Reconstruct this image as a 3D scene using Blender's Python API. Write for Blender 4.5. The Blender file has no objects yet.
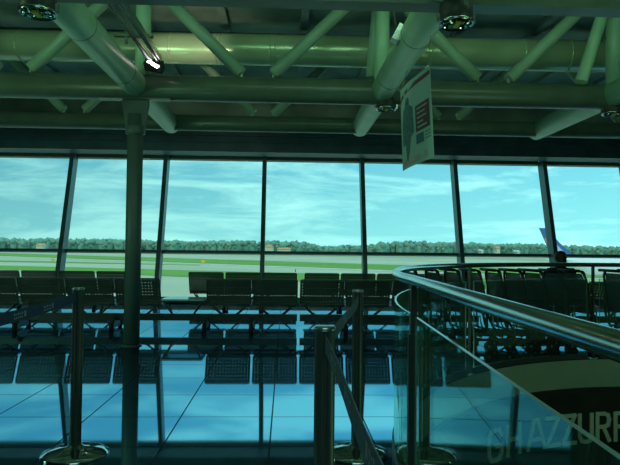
import bpy, bmesh, math, random
from mathutils import Vector, Matrix
from mathutils.geometry import tessellate_polygon
random.seed(7)
scene = bpy.context.scene
COL = scene.collection
PI = math.pi
V = Vector

# ------------------------------------------------------------------ camera
FPX = 600.0
YAW, PITCH, ROLL = math.radians(2.29), math.radians(1.67), math.radians(0.6)
F = V((math.sin(YAW)*math.cos(PITCH), math.cos(YAW)*math.cos(PITCH), math.sin(PITCH)))
R0 = V((math.cos(YAW), -math.sin(YAW), 0))
U0 = R0.cross(F)
RR = R0*math.cos(ROLL) + U0*math.sin(ROLL)
UU = -R0*math.sin(ROLL) + U0*math.cos(ROLL)
EYE = V((0, 0, 1.2))
cd = bpy.data.cameras.new('camera'); cam = bpy.data.objects.new('camera', cd); COL.objects.link(cam)
M4 = Matrix((RR, UU, -F)).transposed().to_4x4(); M4.translation = EYE
cam.matrix_world = M4
cd.sensor_width = 36; cd.sensor_fit = 'HORIZONTAL'; cd.lens = FPX/620*36
cd.clip_start = 0.05; cd.clip_end = 6000
scene.camera = cam

def ray(px, py): return F + RR*((px-310)/FPX) + UU*((232.5-py)/FPX)
def atY(px, py, Y):
    d = ray(px, py); return EYE + d*(Y/d.y)
def atZ(px, py, Z):
    d = ray(px, py); return EYE + d*((Z-EYE.z)/d.z)

# ------------------------------------------------------------------ materials
def mat(name, col, rough=.5, metal=0., spec=.5, var=.12, scale=6., bump=0., bscale=40., coat=0., extra=None):
    m = bpy.data.materials.new(name); m.use_nodes = True
    nt = m.node_tree; n = nt.nodes; L = nt.links
    b = n['Principled BSDF']
    tc = n.new('ShaderNodeTexCoord')
    nz = n.new('ShaderNodeTexNoise'); nz.inputs['Scale'].default_value = scale; nz.inputs['Detail'].default_value = 5
    L.new(tc.outputs['Object'], nz.inputs['Vector'])
    rp = n.new('ShaderNodeValToRGB')
    c = V(col)
    rp.color_ramp.elements[0].position = .3; rp.color_ramp.elements[1].position = .7
    rp.color_ramp.elements[0].color = (*(c*(1-var)), 1); rp.color_ramp.elements[1].color = (*(c*(1+var)), 1)
    L.new(nz.outputs['Fac'], rp.inputs['Fac']); L.new(rp.outputs['Color'], b.inputs['Base Color'])
    b.inputs['Roughness'].default_value = rough; b.inputs['Metallic'].default_value = metal
    b.inputs['Specular IOR Level'].default_value = spec; b.inputs['Coat Weight'].default_value = coat
    if bump:
        n2 = n.new('ShaderNodeTexNoise'); n2.inputs['Scale'].default_value = bscale
        L.new(tc.outputs['Object'], n2.inputs['Vector'])
        bp = n.new('ShaderNodeBump'); bp.inputs['Strength'].default_value = bump; bp.inputs['Distance'].default_value = .01
        L.new(n2.outputs['Fac'], bp.inputs['Height']); L.new(bp.outputs['Normal'], b.inputs['Normal'])
    return m

def emis(name, col, s):
    m = bpy.data.materials.new(name); m.use_nodes = True
    b = m.node_tree.nodes['Principled BSDF']
    b.inputs['Base Color'].default_value = (.8, .8, .8, 1)
    b.inputs['Emission Color'].default_value = (*col, 1); b.inputs['Emission Strength'].default_value = s
    return m

def glass_mat(name, tint, ior=1.5, rough=0.0, gcol=(1, 1, 1), haze=0.0, hazecol=(.5, .7, .7)):
    m = bpy.data.materials.new(name); m.use_nodes = True
    nt = m.node_tree; n = nt.nodes; L = nt.links
    n.remove(n['Principled BSDF']); out = n['Material Output']
    tr = n.new('ShaderNodeBsdfTransparent'); tr.inputs['Color'].default_value = (*tint, 1)
    gl = n.new('ShaderNodeBsdfGlossy'); gl.inputs['Roughness'].default_value = rough; gl.inputs['Color'].default_value = (*gcol, 1)
    fr = n.new('ShaderNodeFresnel'); fr.inputs['IOR'].default_value = ior
    mx = n.new('ShaderNodeMixShader')
    geo = n.new('ShaderNodeNewGeometry')
    # back faces would see the inverse index; keep one index for both sides of a thin sheet
    mv = n.new('ShaderNodeMath'); mv.operation = 'MULTIPLY_ADD'
    mv.inputs[1].default_value = (1/ior - ior); mv.inputs[2].default_value = ior
    L.new(geo.outputs['Backfacing'], mv.inputs[0])
    mi = n.new('ShaderNodeMath'); mi.operation = 'DIVIDE'
    mi.inputs[0].default_value = 1.0
    # Fresnel node inverts on backfacing by itself, so feed 1/ior there
    L.new(mv.outputs[0], fr.inputs['IOR'])
    L.new(fr.outputs[0], mx.inputs[0]); L.new(tr.outputs[0], mx.inputs[1]); L.new(gl.outputs[0], mx.inputs[2])
    last = mx
    if haze:
        df = n.new('ShaderNodeBsdfDiffuse'); df.inputs['Color'].default_value = (*hazecol, 1)
        tc = n.new('ShaderNodeTexCoord'); nz = n.new('ShaderNodeTexNoise'); nz.inputs['Scale'].default_value = 3
        L.new(tc.outputs['Object'], nz.inputs['Vector'])
        mm = n.new('ShaderNodeMath'); mm.operation = 'MULTIPLY'; mm.inputs[1].default_value = haze*2
        L.new(nz.outputs['Fac'], mm.inputs[0])
        m2 = n.new('ShaderNodeMixShader'); L.new(mm.outputs[0], m2.inputs[0]); L.new(mx.outputs[0], m2.inputs[1]); L.new(df.outputs[0], m2.inputs[2])
        last = m2
    L.new(last.outputs[0], out.inputs['Surface'])
    return m

def perforated(name, col, pitch=.03, hole=.36, rough=.4, metal=.6):
    """punched sheet: round holes in a square grid, really see-through"""
    m = mat(name, col, rough, metal)
    nt = m.node_tree; n = nt.nodes; L = nt.links
    b = n['Principled BSDF']; out = n['Material Output']
    tc = n.new('ShaderNodeTexCoord'); sp = n.new('ShaderNodeSeparateXYZ'); L.new(tc.outputs['UV'], sp.inputs[0])
    def cell(o):
        a = n.new('ShaderNodeMath'); a.operation = 'DIVIDE'; a.inputs[1].default_value = pitch; L.new(o, a.inputs[0])
        f = n.new('ShaderNodeMath'); f.operation = 'FRACT'; L.new(a.outputs[0], f.inputs[0])
        s = n.new('ShaderNodeMath'); s.operation = 'SUBTRACT'; s.inputs[1].default_value = .5; L.new(f.outputs[0], s.inputs[0])
        q = n.new('ShaderNodeMath'); q.operation = 'MULTIPLY'; L.new(s.outputs[0], q.inputs[0]); L.new(s.outputs[0], q.inputs[1])
        return q
    x, y = cell(sp.outputs['X']), cell(sp.outputs['Y'])
    ad = n.new('ShaderNodeMath'); ad.operation = 'ADD'; L.new(x.outputs[0], ad.inputs[0]); L.new(y.outputs[0], ad.inputs[1])
    lt = n.new('ShaderNodeMath'); lt.operation = 'LESS_THAN'; lt.inputs[1].default_value = hole*hole; L.new(ad.outputs[0], lt.inputs[0])
    tr = n.new('ShaderNodeBsdfTransparent'); mx = n.new('ShaderNodeMixShader')
    L.new(lt.outputs[0], mx.inputs[0]); L.new(b.outputs[0], mx.inputs[1]); L.new(tr.outputs[0], mx.inputs[2])
    L.new(mx.outputs[0], out.inputs['Surface'])
    return m

def floor_material():
    m = bpy.data.materials.new('polished_tile_floor'); m.use_nodes = True
    nt = m.node_tree; n = nt.nodes; L = nt.links
    b = n['Principled BSDF']; out = n['Material Output']
    tc = n.new('ShaderNodeTexCoord')
    mp = n.new('ShaderNodeMapping'); mp.inputs['Location'].default_value = (.085, .20, 0); L.new(tc.outputs['Object'], mp.inputs['Vector'])
    br = n.new('ShaderNodeTexBrick'); br.offset = 0; br.inputs['Scale'].default_value = 1
    br.inputs['Brick Width'].default_value = .65; br.inputs['Row Height'].default_value = .65
    br.inputs['Mortar Size'].default_value = .0055; br.inputs['Mortar Smooth'].default_value = 0
    br.inputs['Color1'].default_value = (.014, .02, .019, 1); br.inputs['Color2'].default_value = (.018, .025, .024, 1)
    br.inputs['Mortar'].default_value = (.004, .006, .006, 1)
    L.new(mp.outputs['Vector'], br.inputs['Vector'])
    nz = n.new('ShaderNodeTexNoise'); nz.inputs['Scale'].default_value = 90; nz.inputs['Detail'].default_value = 3
    L.new(tc.outputs['Object'], nz.inputs['Vector'])
    mc = n.new('ShaderNodeMixRGB'); mc.blend_type = 'MULTIPLY'; mc.inputs[0].default_value = .5
    L.new(br.outputs['Color'], mc.inputs[1]); L.new(nz.outputs['Color'], mc.inputs[2])
    L.new(mc.outputs[0], b.inputs['Base Color']); b.inputs['Roughness'].default_value = .5; b.inputs['Specular IOR Level'].default_value = .05
    gl = n.new('ShaderNodeBsdfGlossy'); gl.inputs['Roughness'].default_value = .035
    gl.inputs['Color'].default_value = (.34, .76, 1.0, 1)
    n2 = n.new('ShaderNodeTexNoise'); n2.inputs['Scale'].default_value = 2.2; n2.inputs['Detail'].default_value = 4
    L.new(tc.outputs['Object'], n2.inputs['Vector'])
    fr = n.new('ShaderNodeFresnel'); fr.inputs['IOR'].default_value = 18.0
    # joints do not shine
    inv = n.new('ShaderNodeMath'); inv.operation = 'MULTIPLY_ADD'; inv.inputs[1].default_value = -.9; inv.inputs[2].default_value = 1.0
    L.new(br.outputs['Fac'], inv.inputs[0])
    mu = n.new('ShaderNodeMath'); mu.operation = 'MULTIPLY'; L.new(fr.outputs[0], mu.inputs[0]); L.new(inv.outputs[0], mu.inputs[1])
    mx = n.new('ShaderNodeMixShader'); L.new(mu.outputs[0], mx.inputs[0]); L.new(b.outputs[0], mx.inputs[1]); L.new(gl.outputs[0], mx.inputs[2])
    L.new(mx.outputs[0], out.inputs['Surface'])
    return m

def grass_material(name, c1, c2, s):
    m = mat(name, c1, .9, 0, .2, .2, s)
    r = [x for x in m.node_tree.nodes if x.type == 'VALTORGB'][0]
    r.color_ramp.elements[0].color = (*c1, 1); r.color_ramp.elements[1].color = (*c2, 1)
    return m

M = {}
M['floor'] = floor_material()
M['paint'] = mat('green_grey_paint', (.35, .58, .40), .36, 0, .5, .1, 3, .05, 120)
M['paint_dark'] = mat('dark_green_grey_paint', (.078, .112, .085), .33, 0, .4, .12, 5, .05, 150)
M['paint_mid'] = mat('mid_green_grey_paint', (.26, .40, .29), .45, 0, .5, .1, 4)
M['duct'] = mat('galvanised_duct', (.50, .62, .40), .27, .35, .5, .08, 2)
M['roof'] = mat('dark_roof_deck', (.30, .36, .31), .8, 0, .2, .3, 1.5, .2, 30)
M['bulkhead'] = mat('navy_bulkhead', (.05, .11, .14), .5, 0, .4, .3, 2)
M['frame'] = mat('dark_window_frame', (.085, .15, .17), .4, .1, .5, .1, 4)
M['frame_light'] = mat('window_head_profile', (.17, .21, .18), .4, .3, .5, .1, 4)
M['chair'] = mat('dark_chair_steel', (.06, .075, .07), .45, .3, .5, .15, 20)
M['chair_beam'] = mat('dark_beam_steel', (.035, .045, .045), .35, .4, .5, .15, 20)
M['perf'] = perforated('perforated_dark_sheet', (.085, .095, .085), .045, .12)
M['rubber'] = mat('black_rubber', (.008, .009, .010), .6, 0, .3)
M['table'] = mat('pale_laminate', (.30, .42, .45), .12, 0, .8, .05, 4)
M['steel'] = mat('brushed_stainless', (.40, .47, .43), .19, 1.0, .5, .05, 60)
M['post'] = mat('dark_anodised_post', (.04, .055, .052), .36, .25, .5, .1, 30)
M['chrome'] = mat('chrome', (.42, .50, .52), .06, 1.0, .5, .02, 10)
M['belt'] = mat('navy_belt', (.030, .045, .10), .7, 0, .3, .15, 80)
M['belt_grey'] = mat('slate_belt', (.085, .125, .16), .7, 0, .3, .3, 60)
M['belt_print'] = mat('grey_belt_print', (.28, .34, .36), .7, 0, .3)
M['column'] = mat('column_paint', (.07, .11, .10), .5, 0, .4, .1, 4)
M['glass'] = glass_mat('window_glass', (.95, .985, .98), 1.42)
M['railglass'] = glass_mat('railing_glass', (.82, .93, .91), 1.6, 0.0, (.8, 1, .88), .012, (.5, .75, .6))
M['glassedge'] = mat('polished_glass_edge', (.25, .42, .38), .15, 0, .9)
M['olive'] = mat('olive_fascia', (.23, .32, .24), .5, 0, .4, .08, 3)
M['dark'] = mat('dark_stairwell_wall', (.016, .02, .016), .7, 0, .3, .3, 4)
M['letter'] = mat('pale_letter_paint', (.48, .62, .48), .6, 0, .3)
M['trolley'] = mat('dark_trolley_tube', (.03, .037, .034), .4, .3, .5, .2, 20)
M['trolley_panel'] = perforated('trolley_wire_panel', (.09, .12, .09), .022, .10, .45, .3)
M['trolley_shiny'] = mat('worn_trolley_steel', (.35, .40, .38), .3, .9, .5, .3, 30)
M['lamp_glass'] = mat('lamp_reflector', (.75, .8, .75), .08, 1, .5, .1, 30)
M['yellow'] = mat('yellow_sticker', (.45, .42, .06), .6)
M['housing'] = mat('dark_lamp_housing', (.04, .05, .045), .5, .2)
M['lit'] = emis('lit_floodlight_lens', (1, .86, .88), 5)
M['paper'] = mat('banner_paper', (.36, .56, .50), .7, 0, .2, .04, 2)
M['b_red'] = mat('banner_maroon', (.16, .055, .05), .7)
M['b_blue'] = mat('banner_blue', (.09, .19, .20), .7, 0, .2, .4, 25)
M['b_brown'] = mat('banner_brown', (.10, .05, .045), .7)
M['b_teal'] = mat('banner_teal', (.05, .14, .18), .7)
M['b_pink'] = mat('banner_pink', (.46, .36, .31), .7)
M['b_print'] = mat('banner_print', (.42, .40, .36), .7)
M['grass'] = grass_material('airfield_grass', (.12, .28, .04), (.20, .40, .075), .02)
M['grass2'] = grass_material('dry_airfield_grass', (.30, .36, .22), (.42, .46, .32), .03)
M['tarmac'] = mat('pale_tarmac', (.45, .51, .36), .9, 0, .2, .12, .02)
M['line'] = mat('runway_paint', (.75, .78, .7), .8)
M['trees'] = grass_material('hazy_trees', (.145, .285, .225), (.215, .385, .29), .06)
M['house'] = mat('cream_render', (.55, .55, .42), .8)
M['tile'] = mat('orange_roof', (.55, .33, .16), .8)
M['sign'] = mat('yellow_sign_face', (.8, .5, .05), .6)
M['white'] = mat('white_paint', (.75, .8, .8), .35)
M['fin_blue'] = mat('tail_blue', (.05, .14, .38), .4)
M['fin_red'] = mat('tail_red', (.50, .22, .22), .4)
M['fin_pale'] = mat('tail_pale', (.50, .55, .58), .4)
M['plane_glass'] = mat('cabin_window_dark', (.03, .04, .06), .2)
M['cloth'] = mat('dark_jacket', (.012, .016, .018), .85, 0, .2)
M['trouser'] = mat('dark_trousers', (.02, .025, .035), .85, 0, .2)
M['skin'] = mat('skin', (.35, .20, .14), .55)
M['hair'] = mat('dark_hair', (.012, .010, .009), .6)

# ------------------------------------------------------------------ mesh building
class MB:
    def __init__(s): s.v = []; s.f = []; s.mi = []; s.uv = {}; s.sm = []
    def add(s, vs, fs, mi=0, smooth=False):
        o = len(s.v); s.v += [V(p) for p in vs]
        for f in fs: s.f.append(tuple(i+o for i in f)); s.mi.append(mi); s.sm.append(smooth)
        return s
    def box(s, c, size, rot=None, mi=0):
        c = V(c); h = V(size)/2; R = rot or Matrix.Identity(3)
        vs = [c + R @ V((sx*h.x, sy*h.y, sz*h.z)) for sx in (-1, 1) for sy in (-1, 1) for sz in (-1, 1)]
        return s.add(vs, [(0,1,3,2), (4,6,7,5), (0,4,5,1), (2,3,7,6), (0,2,6,4), (1,5,7,3)], mi)
    def tube(s, pts, r, n=12, mi=0, closed=False, cap=True):
        pts = [V(p) for p in pts]; N = len(pts)
        rs = r if isinstance(r, (list, tuple)) else [r]*N
        up = None; vs = []
        for i, p in enumerate(pts):
            if closed: t = (pts[(i+1) % N]-pts[i-1])
            else: t = (pts[min(i+1, N-1)]-pts[max(i-1, 0)])
            t.normalize()
            if up is None: up = V((0, 0, 1)) if abs(t.z) < .9 else V((1, 0, 0))
            a = t.cross(up)
            if a.length < 1e-6: a = t.cross(V((0, 1, 0)))
            a.normalize(); b = a.cross(t).normalized(); up = b
            for k in range(n):
                q = 2*PI*k/n; vs.append(p + (a*math.cos(q)+b*math.sin(q))*rs[i])
        fs = []
        for i in range(N if closed else N-1):
            j = (i+1) % N
            for k in range(n):
                l = (k+1) % n; fs.append((i*n+k, i*n+l, j*n+l, j*n+k))
        s.add(vs, fs, mi, True)
        if cap and not closed:
            o = len(s.v)-N*n
            s.f.append(tuple(o+k for k in reversed(range(n)))); s.mi.append(mi); s.sm.append(False)
            s.f.append(tuple(o+(N-1)*n+k for k in range(n))); s.mi.append(mi); s.sm.append(False)
        return s
    def lathe(s, prof, c=(0, 0, 0), n=32, mi=0, axis=None):
        """prof: (radius, height) list"""
        R = axis or Matrix.Identity(3); c = V(c); vs = []; N = len(prof)
        for (r, z) in prof:
            for k in range(n):
                q = 2*PI*k/n; vs.append(c + R @ V((r*math.cos(q), r*math.sin(q), z)))
        fs = [(i*n+k, i*n+(k+1) % n, (i+1)*n+(k+1) % n, (i+1)*n+k) for i in range(N-1) for k in range(n)]
        fs.append(tuple(reversed(range(n)))); fs.append(tuple((N-1)*n+k for k in range(n)))
        return s.add(vs, fs, mi, True)
    def prism(s, poly, d, mi=0):
        """polygon (3-D points) extruded by vector d"""
        poly = [V(p) for p in poly]; d = V(d); N = len(poly)
        vs = poly + [p+d for p in poly]
        fs = [tuple(range(N)), tuple(reversed(range(N, 2*N)))] + [(i, i+N, (i+1) % N+N, (i+1) % N) for i in range(N)]
        return s.add(vs, fs, mi)
    def strip(s, A, B, mi=0, smooth=True):
        N = len(A); return s.add(list(A)+list(B), [(i, i+1, N+i+1, N+i) for i in range(N-1)], mi, smooth)
    def ball(s, c, r, seg=12, rings=8, mi=0):
        c = V(c); r = V(r) if not isinstance(r, (int, float)) else V((r, r, r)); vs = []
        for i in range(rings+1):
            a = -PI/2 + PI*(i+.02 if i == 0 else i-.02 if i == rings else i)/rings
            for k in range(seg):
                q = 2*PI*k/seg; vs.append(c+V((r.x*math.cos(a)*math.cos(q), r.y*math.cos(a)*math.sin(q), r.z*math.sin(a))))
        fs = [(i*seg+k, i*seg+(k+1) % seg, (i+1)*seg+(k+1) % seg, (i+1)*seg+k) for i in range(rings) for k in range(seg)]
        return s.add(vs, fs, mi, True)
    def mesh(s, name, mats, recalc=True, uvplane=None):
        me = bpy.data.meshes.new(name); me.from_pydata([tuple(p) for p in s.v], [], s.f)
        for m in (mats if isinstance(mats, (list, tuple)) else [mats]): me.materials.append(m)
        for i, p in enumerate(me.polygons): p.material_index = s.mi[i]; p.use_smooth = s.sm[i]
        if recalc:
            bm = bmesh.new(); bm.from_mesh(me); bmesh.ops.recalc_face_normals(bm, faces=bm.faces); bm.to_mesh(me); bm.free()
        if uvplane:
            a, b = uvplane; uv = me.uv_layers.new(name='UVMap')
            for l in me.loops:
                p = me.vertices[l.vertex_index].co; uv.data[l.index].uv = (p.dot(V(a)), p.dot(V(b)))
        return me
    def build(s, name, mats, parent=None, **kw):
        return link(name, s.mesh(name, mats, **kw), parent)

def link(name, me, parent=None, loc=None):
    o = bpy.data.objects.new(name, me); COL.objects.link(o)
    if parent: o.parent = parent
    if loc is not None: o.location = loc
    return o
def empty(name, loc=(0, 0, 0), rz=0.):
    o = bpy.data.objects.new(name, None); COL.objects.link(o); o.location = loc; o.rotation_euler = (0, 0, rz)
    o.empty_display_size = .1
    return o
def tag(o, label=None, cat=None, group=None, kind=None):
    if label: o['label'] = label
    if cat: o['category'] = cat
    if group: o['group'] = group
    if kind: o['kind'] = kind
    return o
def copy_tree(o, parent=None):
    c = o.copy(); COL.objects.link(c)
    if parent: c.parent = parent
    for ch in [x for x in o.children]: copy_tree(ch, c)
    return c
def struct(o, label, cat): return tag(o, label, cat, None, 'structure')
def arc(c, r, a0, a1, n, ax, ay):
    c = V(c); ax = V(ax); ay = V(ay)
    return [c + ax*(r*math.cos(a0+(a1-a0)*i/n)) + ay*(r*math.sin(a0+(a1-a0)*i/n)) for i in range(n+1)]
def rounded(pts, r, n=5):
    """polyline with rounded corners"""
    pts = [V(p) for p in pts]; out = [pts[0]]
    for i in range(1, len(pts)-1):
        a, b, c = pts[i-1], pts[i], pts[i+1]
        u = (a-b); w = (c-b); rr = min(r, u.length*.49, w.length*.49); u.normalize(); w.normalize()
        p0 = b+u*rr; p1 = b+w*rr
        for k in range(n+1):
            t = k/n; out.append(p0*(1-t)**2 + b*2*t*(1-t) + p1*t*t)
    out.append(pts[-1]); return out

# ------------------------------------------------------------------ opening path (plan)
EC = (3.9, 2.8); EA, EB = 3.306, 3.95
def opening(off=0.0, full=True):
    """plan outline, off > 0 moves into the opening"""
    P = []
    for i in range(9):
        y = -3 + (2.8+3)*i/8; P.append(V((.44+.055*y+off, y, 0)))
    P.pop()
    a, b = EA-off, EB-off
    for i in range(49):
        t = PI - PI*i/48
        P.append(V((EC[0]+a*math.cos(t), EC[1]+b*math.sin(t), 0)))
    P.append(V((EC[0]+EA-off, -3, 0)))
    return P

# ------------------------------------------------------------------ setting
def build_floor():
    outer = [V((-14, -8, 0)), V((16, -8, 0)), V((16, 13.75, 0)), V((-14, 13.75, 0))]
    hole = opening(.05)
    hole = [V(p) for p in hole]
    tris = tessellate_polygon([outer, hole[::-1]])
    pts = outer + hole[::-1]
    m = MB(); m.add(pts, [tuple(t) for t in tris])
    me = m.mesh('floor', M['floor'], recalc=False)
    bm = bmesh.new(); bm.from_mesh(me)
    for f in bm.faces:
        if f.normal.z < 0: f.normal_flip()
    bm.to_mesh(me); bm.free()
    return struct(link('floor', me), 'dark polished tiled floor mirroring the windows', 'floor')
build_floor()
h = opening(.05)
m = MB(); A = [p+V((0, 0, 0)) for p in h]; A.append(A[0]); m.strip(A, [p+V((0, 0, -.31)) for p in A])
fas = struct(m.build('trim_1', M['olive']), 'olive fascia band round the curved floor opening', 'trim')
m = MB(); h2 = opening(.075); A = [p+V((0, 0, -.31)) for p in h2]; A.append(A[0]); m.strip(A, [p+V((0, 0, -3.6)) for p in A])
A1 = [p+V((0, 0, -.31)) for p in h]; A1.append(A1[0]); m.strip(A1, A)
wst = struct(m.build('wall_stairwell', M['dark']), 'dark curved wall below the floor opening with pale lettering', 'wall')
m = MB(); m.box((3.9, 1.9, -3.65), (9, 11, .1)); struct(m.build('floor_lower_level', M['dark']), 'dark lower level floor inside the opening', 'floor')

# lettering on the curved wall: strokes in a unit cell
LET = {
 'G': ([[(.92,.78),(.8,.97),(.5,1),(.2,.97),(.06,.8),(.05,.5),(.06,.2),(.2,.03),(.5,0),(.8,.03),(.93,.2),(.94,.45),(.55,.45)]]),
 'H': ([[(.08,0),(.08,1)],[(.92,0),(.92,1)],[(.08,.52),(.92,.52)]]),
 'A': ([[(.0,0),(.38,1),(.62,1),(1,0)],[(.17,.32),(.83,.32)]]),
 'Z': ([[(.05,1),(.92,1),(.06,0),(.97,0)]]),
 'U': ([[(.06,1),(.06,.2),(.2,.03),(.5,0),(.8,.03),(.94,.2),(.94,1)]]),
 'R': ([[(.07,0),(.07,1),(.6,1),(.85,.95),(.93,.78),(.85,.58),(.6,.52),(.07,.52)],[(.5,.52),(.95,0)]]),
 'O': ([[(.5,0),(.2,.03),(.06,.2),(.05,.5),(.06,.8),(.2,.97),(.5,1),(.8,.97),(.94,.8),(.95,.5),(.94,.2),(.8,.03),(.5,0)]]),
}
def wall_pt(px, off):
    """where the sight line at column px meets the far curved wall in plan"""
    d = ray(px, 430); k = d.x/d.y; a, b = EA-off, EB-off
    lo, hi = 3.0, 7.0
    for _ in range(50):
        y = (lo+hi)/2; x = k*y
        inside = ((x-EC[0])/a)**2 + ((y-EC[1])/b)**2 < 1
        if inside: lo = y
        else: hi = y
    return math.atan2((lo-EC[1])/b, (k*lo-EC[0])/a)
def wall_xyz(t, z, off): return V((EC[0]+(EA-off)*math.cos(t), EC[1]+(EB-off)*math.sin(t), z))
ZB, ZT, TH = -.90, -.60, .042
spans = [('G', 488.5, 502.5), ('H', 507, 521), ('A', 528, 544.5), ('Z', 546, 560), ('Z', 562.5, 576), ('U', 579, 592.5), ('R', 596.5, 610), ('R', 614.5, 628), ('O', 632, 646)]
m = MB()
for ch, x0, x1 in spans:
    t0, t1 = wall_pt(x0, .085), wall_pt(x1, .085)
    wd = abs(t1-t0)*EA*.9; hgt = ZT-ZB
    for st in LET[ch]:
        P = [V((u*wd, w*hgt)) for u, w in st]
        for i in range(len(P)-1):
            a, b = P[i], P[i+1]; dv = (b-a).normalized(); nn = V((-dv.y, dv.x))*TH/2
            e = dv*TH*.35
            qs = [a-e+nn, b+e+nn, b+e-nn, a-e-nn]
            def mp(q, off): return wall_xyz(t0+(t1-t0)*q.x/wd, ZB+q.y, off)
            fr = [mp(q, .090+.0004*i) for q in qs]; bk = [mp(q, .078) for q in qs]
            m.add(fr+bk, [(0,1,2,3), (0,4,5,1), (1,5,6,2), (2,6,7,3), (3,7,4,0)])
let = m.build('lettering', M['letter'], wst)

# roof, walls
m = MB(); m.box((1, 3.2, 4.85), (30, 22.4, .1))
for i in range(24):   # shallow ribs of the deck
    m.box((-13.5+i*1.25, 3.2, 4.77), (.12, 22.2, .09))
struct(m.build('ceiling', M['roof']), 'dark ribbed roof deck above the trusses', 'ceiling')
m = MB(); m.box((1, -8.05, 2.4), (30, .1, 4.8)); struct(m.build('wall_back', M['bulkhead']), 'dark back wall of the hall', 'wall')
m = MB(); m.box((-14.05, 2.8, 2.4), (.1, 21.8, 4.8)); struct(m.build('wall_left', M['bulkhead']), 'dark left wall of the hall', 'wall')
m = MB(); m.box((16.05, 2.8, 2.4), (.1, 21.8, 4.8)); struct(m.build('wall_right', M['bulkhead']), 'dark right wall of the hall', 'wall')
m = MB(); m.box((1, 14.45, 4.15), (30, .1, 1.4)); struct(m.build('wall_front', M['roof']), 'dark wall above the window heads', 'wall')
m = MB(); m.box((1, 13.72, 3.60), (29.9, .64, .45)); m.box((1, 14.2, 3.66), (29.9, .4, .32)); m.box((1, 13.37, 3.60), (29.9, .06, .04)); m.box((1, 13.37, 3.74), (29.9, .06, .03))
struct(m.build('trim_2', M['bulkhead']), 'dark navy bulkhead running above the tall windows', 'trim')

# windows : leaning out at the head
LEAN = .275; YT, ZTOP = 14.3, 3.42
def wy(z): return YT-(3.37-z)*LEAN
mull = [-9.45, -7.2]+[atY(px, py, 14.28).x for px, py in ((76,157),(168,158),(265,159),(361,160),(452,162),(540,163))]+[8.15, 10.3]
tilt = V((0, LEAN, 1)).normalized()
Rl = Matrix((V((1, 0, 0)), V((0, tilt.z, -tilt.y)), tilt)).transposed()
def lean_box(m, x, z0, z1, w, dep, yoff=0., mi=0):
    c = V((x, (wy(z0)+wy(z1))/2, (z0+z1)/2)) + Rl @ V((0, yoff, 0))
    m.box(c, (w, dep, (z1-z0)/tilt.z), Rl, mi)
ordn = ['leftmost, beyond the edge of the photo', 'at the far left, left of the first mullion', 'just left of the steel column', 'right of the steel column', 'left of the upright middle mullion',
        'right of the upright middle mullion', 'behind the hanging banner', 'left of the aircraft tail', 'at the far right above the trolleys', 'x']
for i in range(len(mull)-1):
    x0, x1 = mull[i], mull[i+1]; xc = (x0+x1)/2; w = x1-x0
    e = empty('window_%d' % (i+1), (0, 0, 0))
    struct(e, 'tall outward-leaning glazed bay %s' % ordn[i], 'window')
    m = MB(); lean_box(m, xc, .12, 1.085, w-.05, .012); lean_box(m, xc, 1.145, 3.30, w-.05, .012)
    m.build('pane', M['glass'], e)
    m = MB(); lean_box(m, x0, .0, ZTOP-.045, .095, .29, -.12); m.build('mullion', M['frame'], e)
    if i == len(mull)-2:
        m = MB(); lean_box(m, x1, .0, ZTOP-.045, .095, .29, -.12); m.build('mullion', M['frame'], e)
    m = MB(); lean_box(m, xc, 1.085, 1.145, w-.07, .10, -.03); m.build('transom', M['frame'], e)
    m = MB(); lean_box(m, xc, 3.295, 3.372, w-.07, .10, -.03); lean_box(m, xc, 3.372, 3.395, w-.07, .04, .0, 1); lean_box(m, xc, 3.395, 3.50, w-.07, .10, -.03); m.build('head_profile', [M['frame_light'], M['frame']], e)
    m = MB(); lean_box(m, xc, .0, .12, w-.07, .12, -.03); m.build('sill', M['frame'], e)

# ------------------------------------------------------------------ outside
GZ = -4.0
m = MB(); m.add([V((-3000, 14.8, GZ)), V((3000, 14.8, GZ)), V((3000, 3000, GZ)), V((-3000, 3000, GZ))], [(0, 1, 2, 3)])
struct(m.build('ground', M['tarmac']), 'pale grey airfield tarmac outside', 'ground')
def band(name, mt, o0, o1, label, cat, dz, x0=-140, x1=760):
    """strip of airfield between two straight edges; o = (px below horizon at x=90, at x=290)"""
    def edge(o):
        k = (o[1]-o[0])/200.
        pts = []
        for px in (x0, x1):
            py = 248.0+(px-0)*.0105*.92 + max(1.2, o[0]+k*(px-90))
            p = atZ(px, py, GZ+dz); pts.append(p)
        return pts
    a, b = edge(o0), edge(o1)
    mm = MB(); mm.add([b[0], b[1], a[1], a[0]], [(0, 1, 2, 3)])
    return struct(mm.build(name, mt), label, cat)
band('grass_verge', M['grass2'], (2.2, 3.4), (4.0, 5.5), 'far dry grass below the trees', 'grass', .05)
band('grass_strip', M['grass'], (6.8, 10.8), (10.3, 15.6), 'bright green grass strip between two taxiways', 'grass', .05)
band('grass_edge', M['grass'], (13.4, 15.9), (14.5, 16.2), 'thin green grass line in the near taxiway', 'grass', .05, -140, 200)
band('grass_margin', M['grass'], (18.8, 22.0), (24, 30.0), 'near green grass margin beside the apron', 'grass', .05, -140, 700)
band('taxiway_line', M['line'], (10.6, 16.1), (11.0, 16.6), 'white taxiway edge line beyond the seats', 'line', .08)

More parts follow.
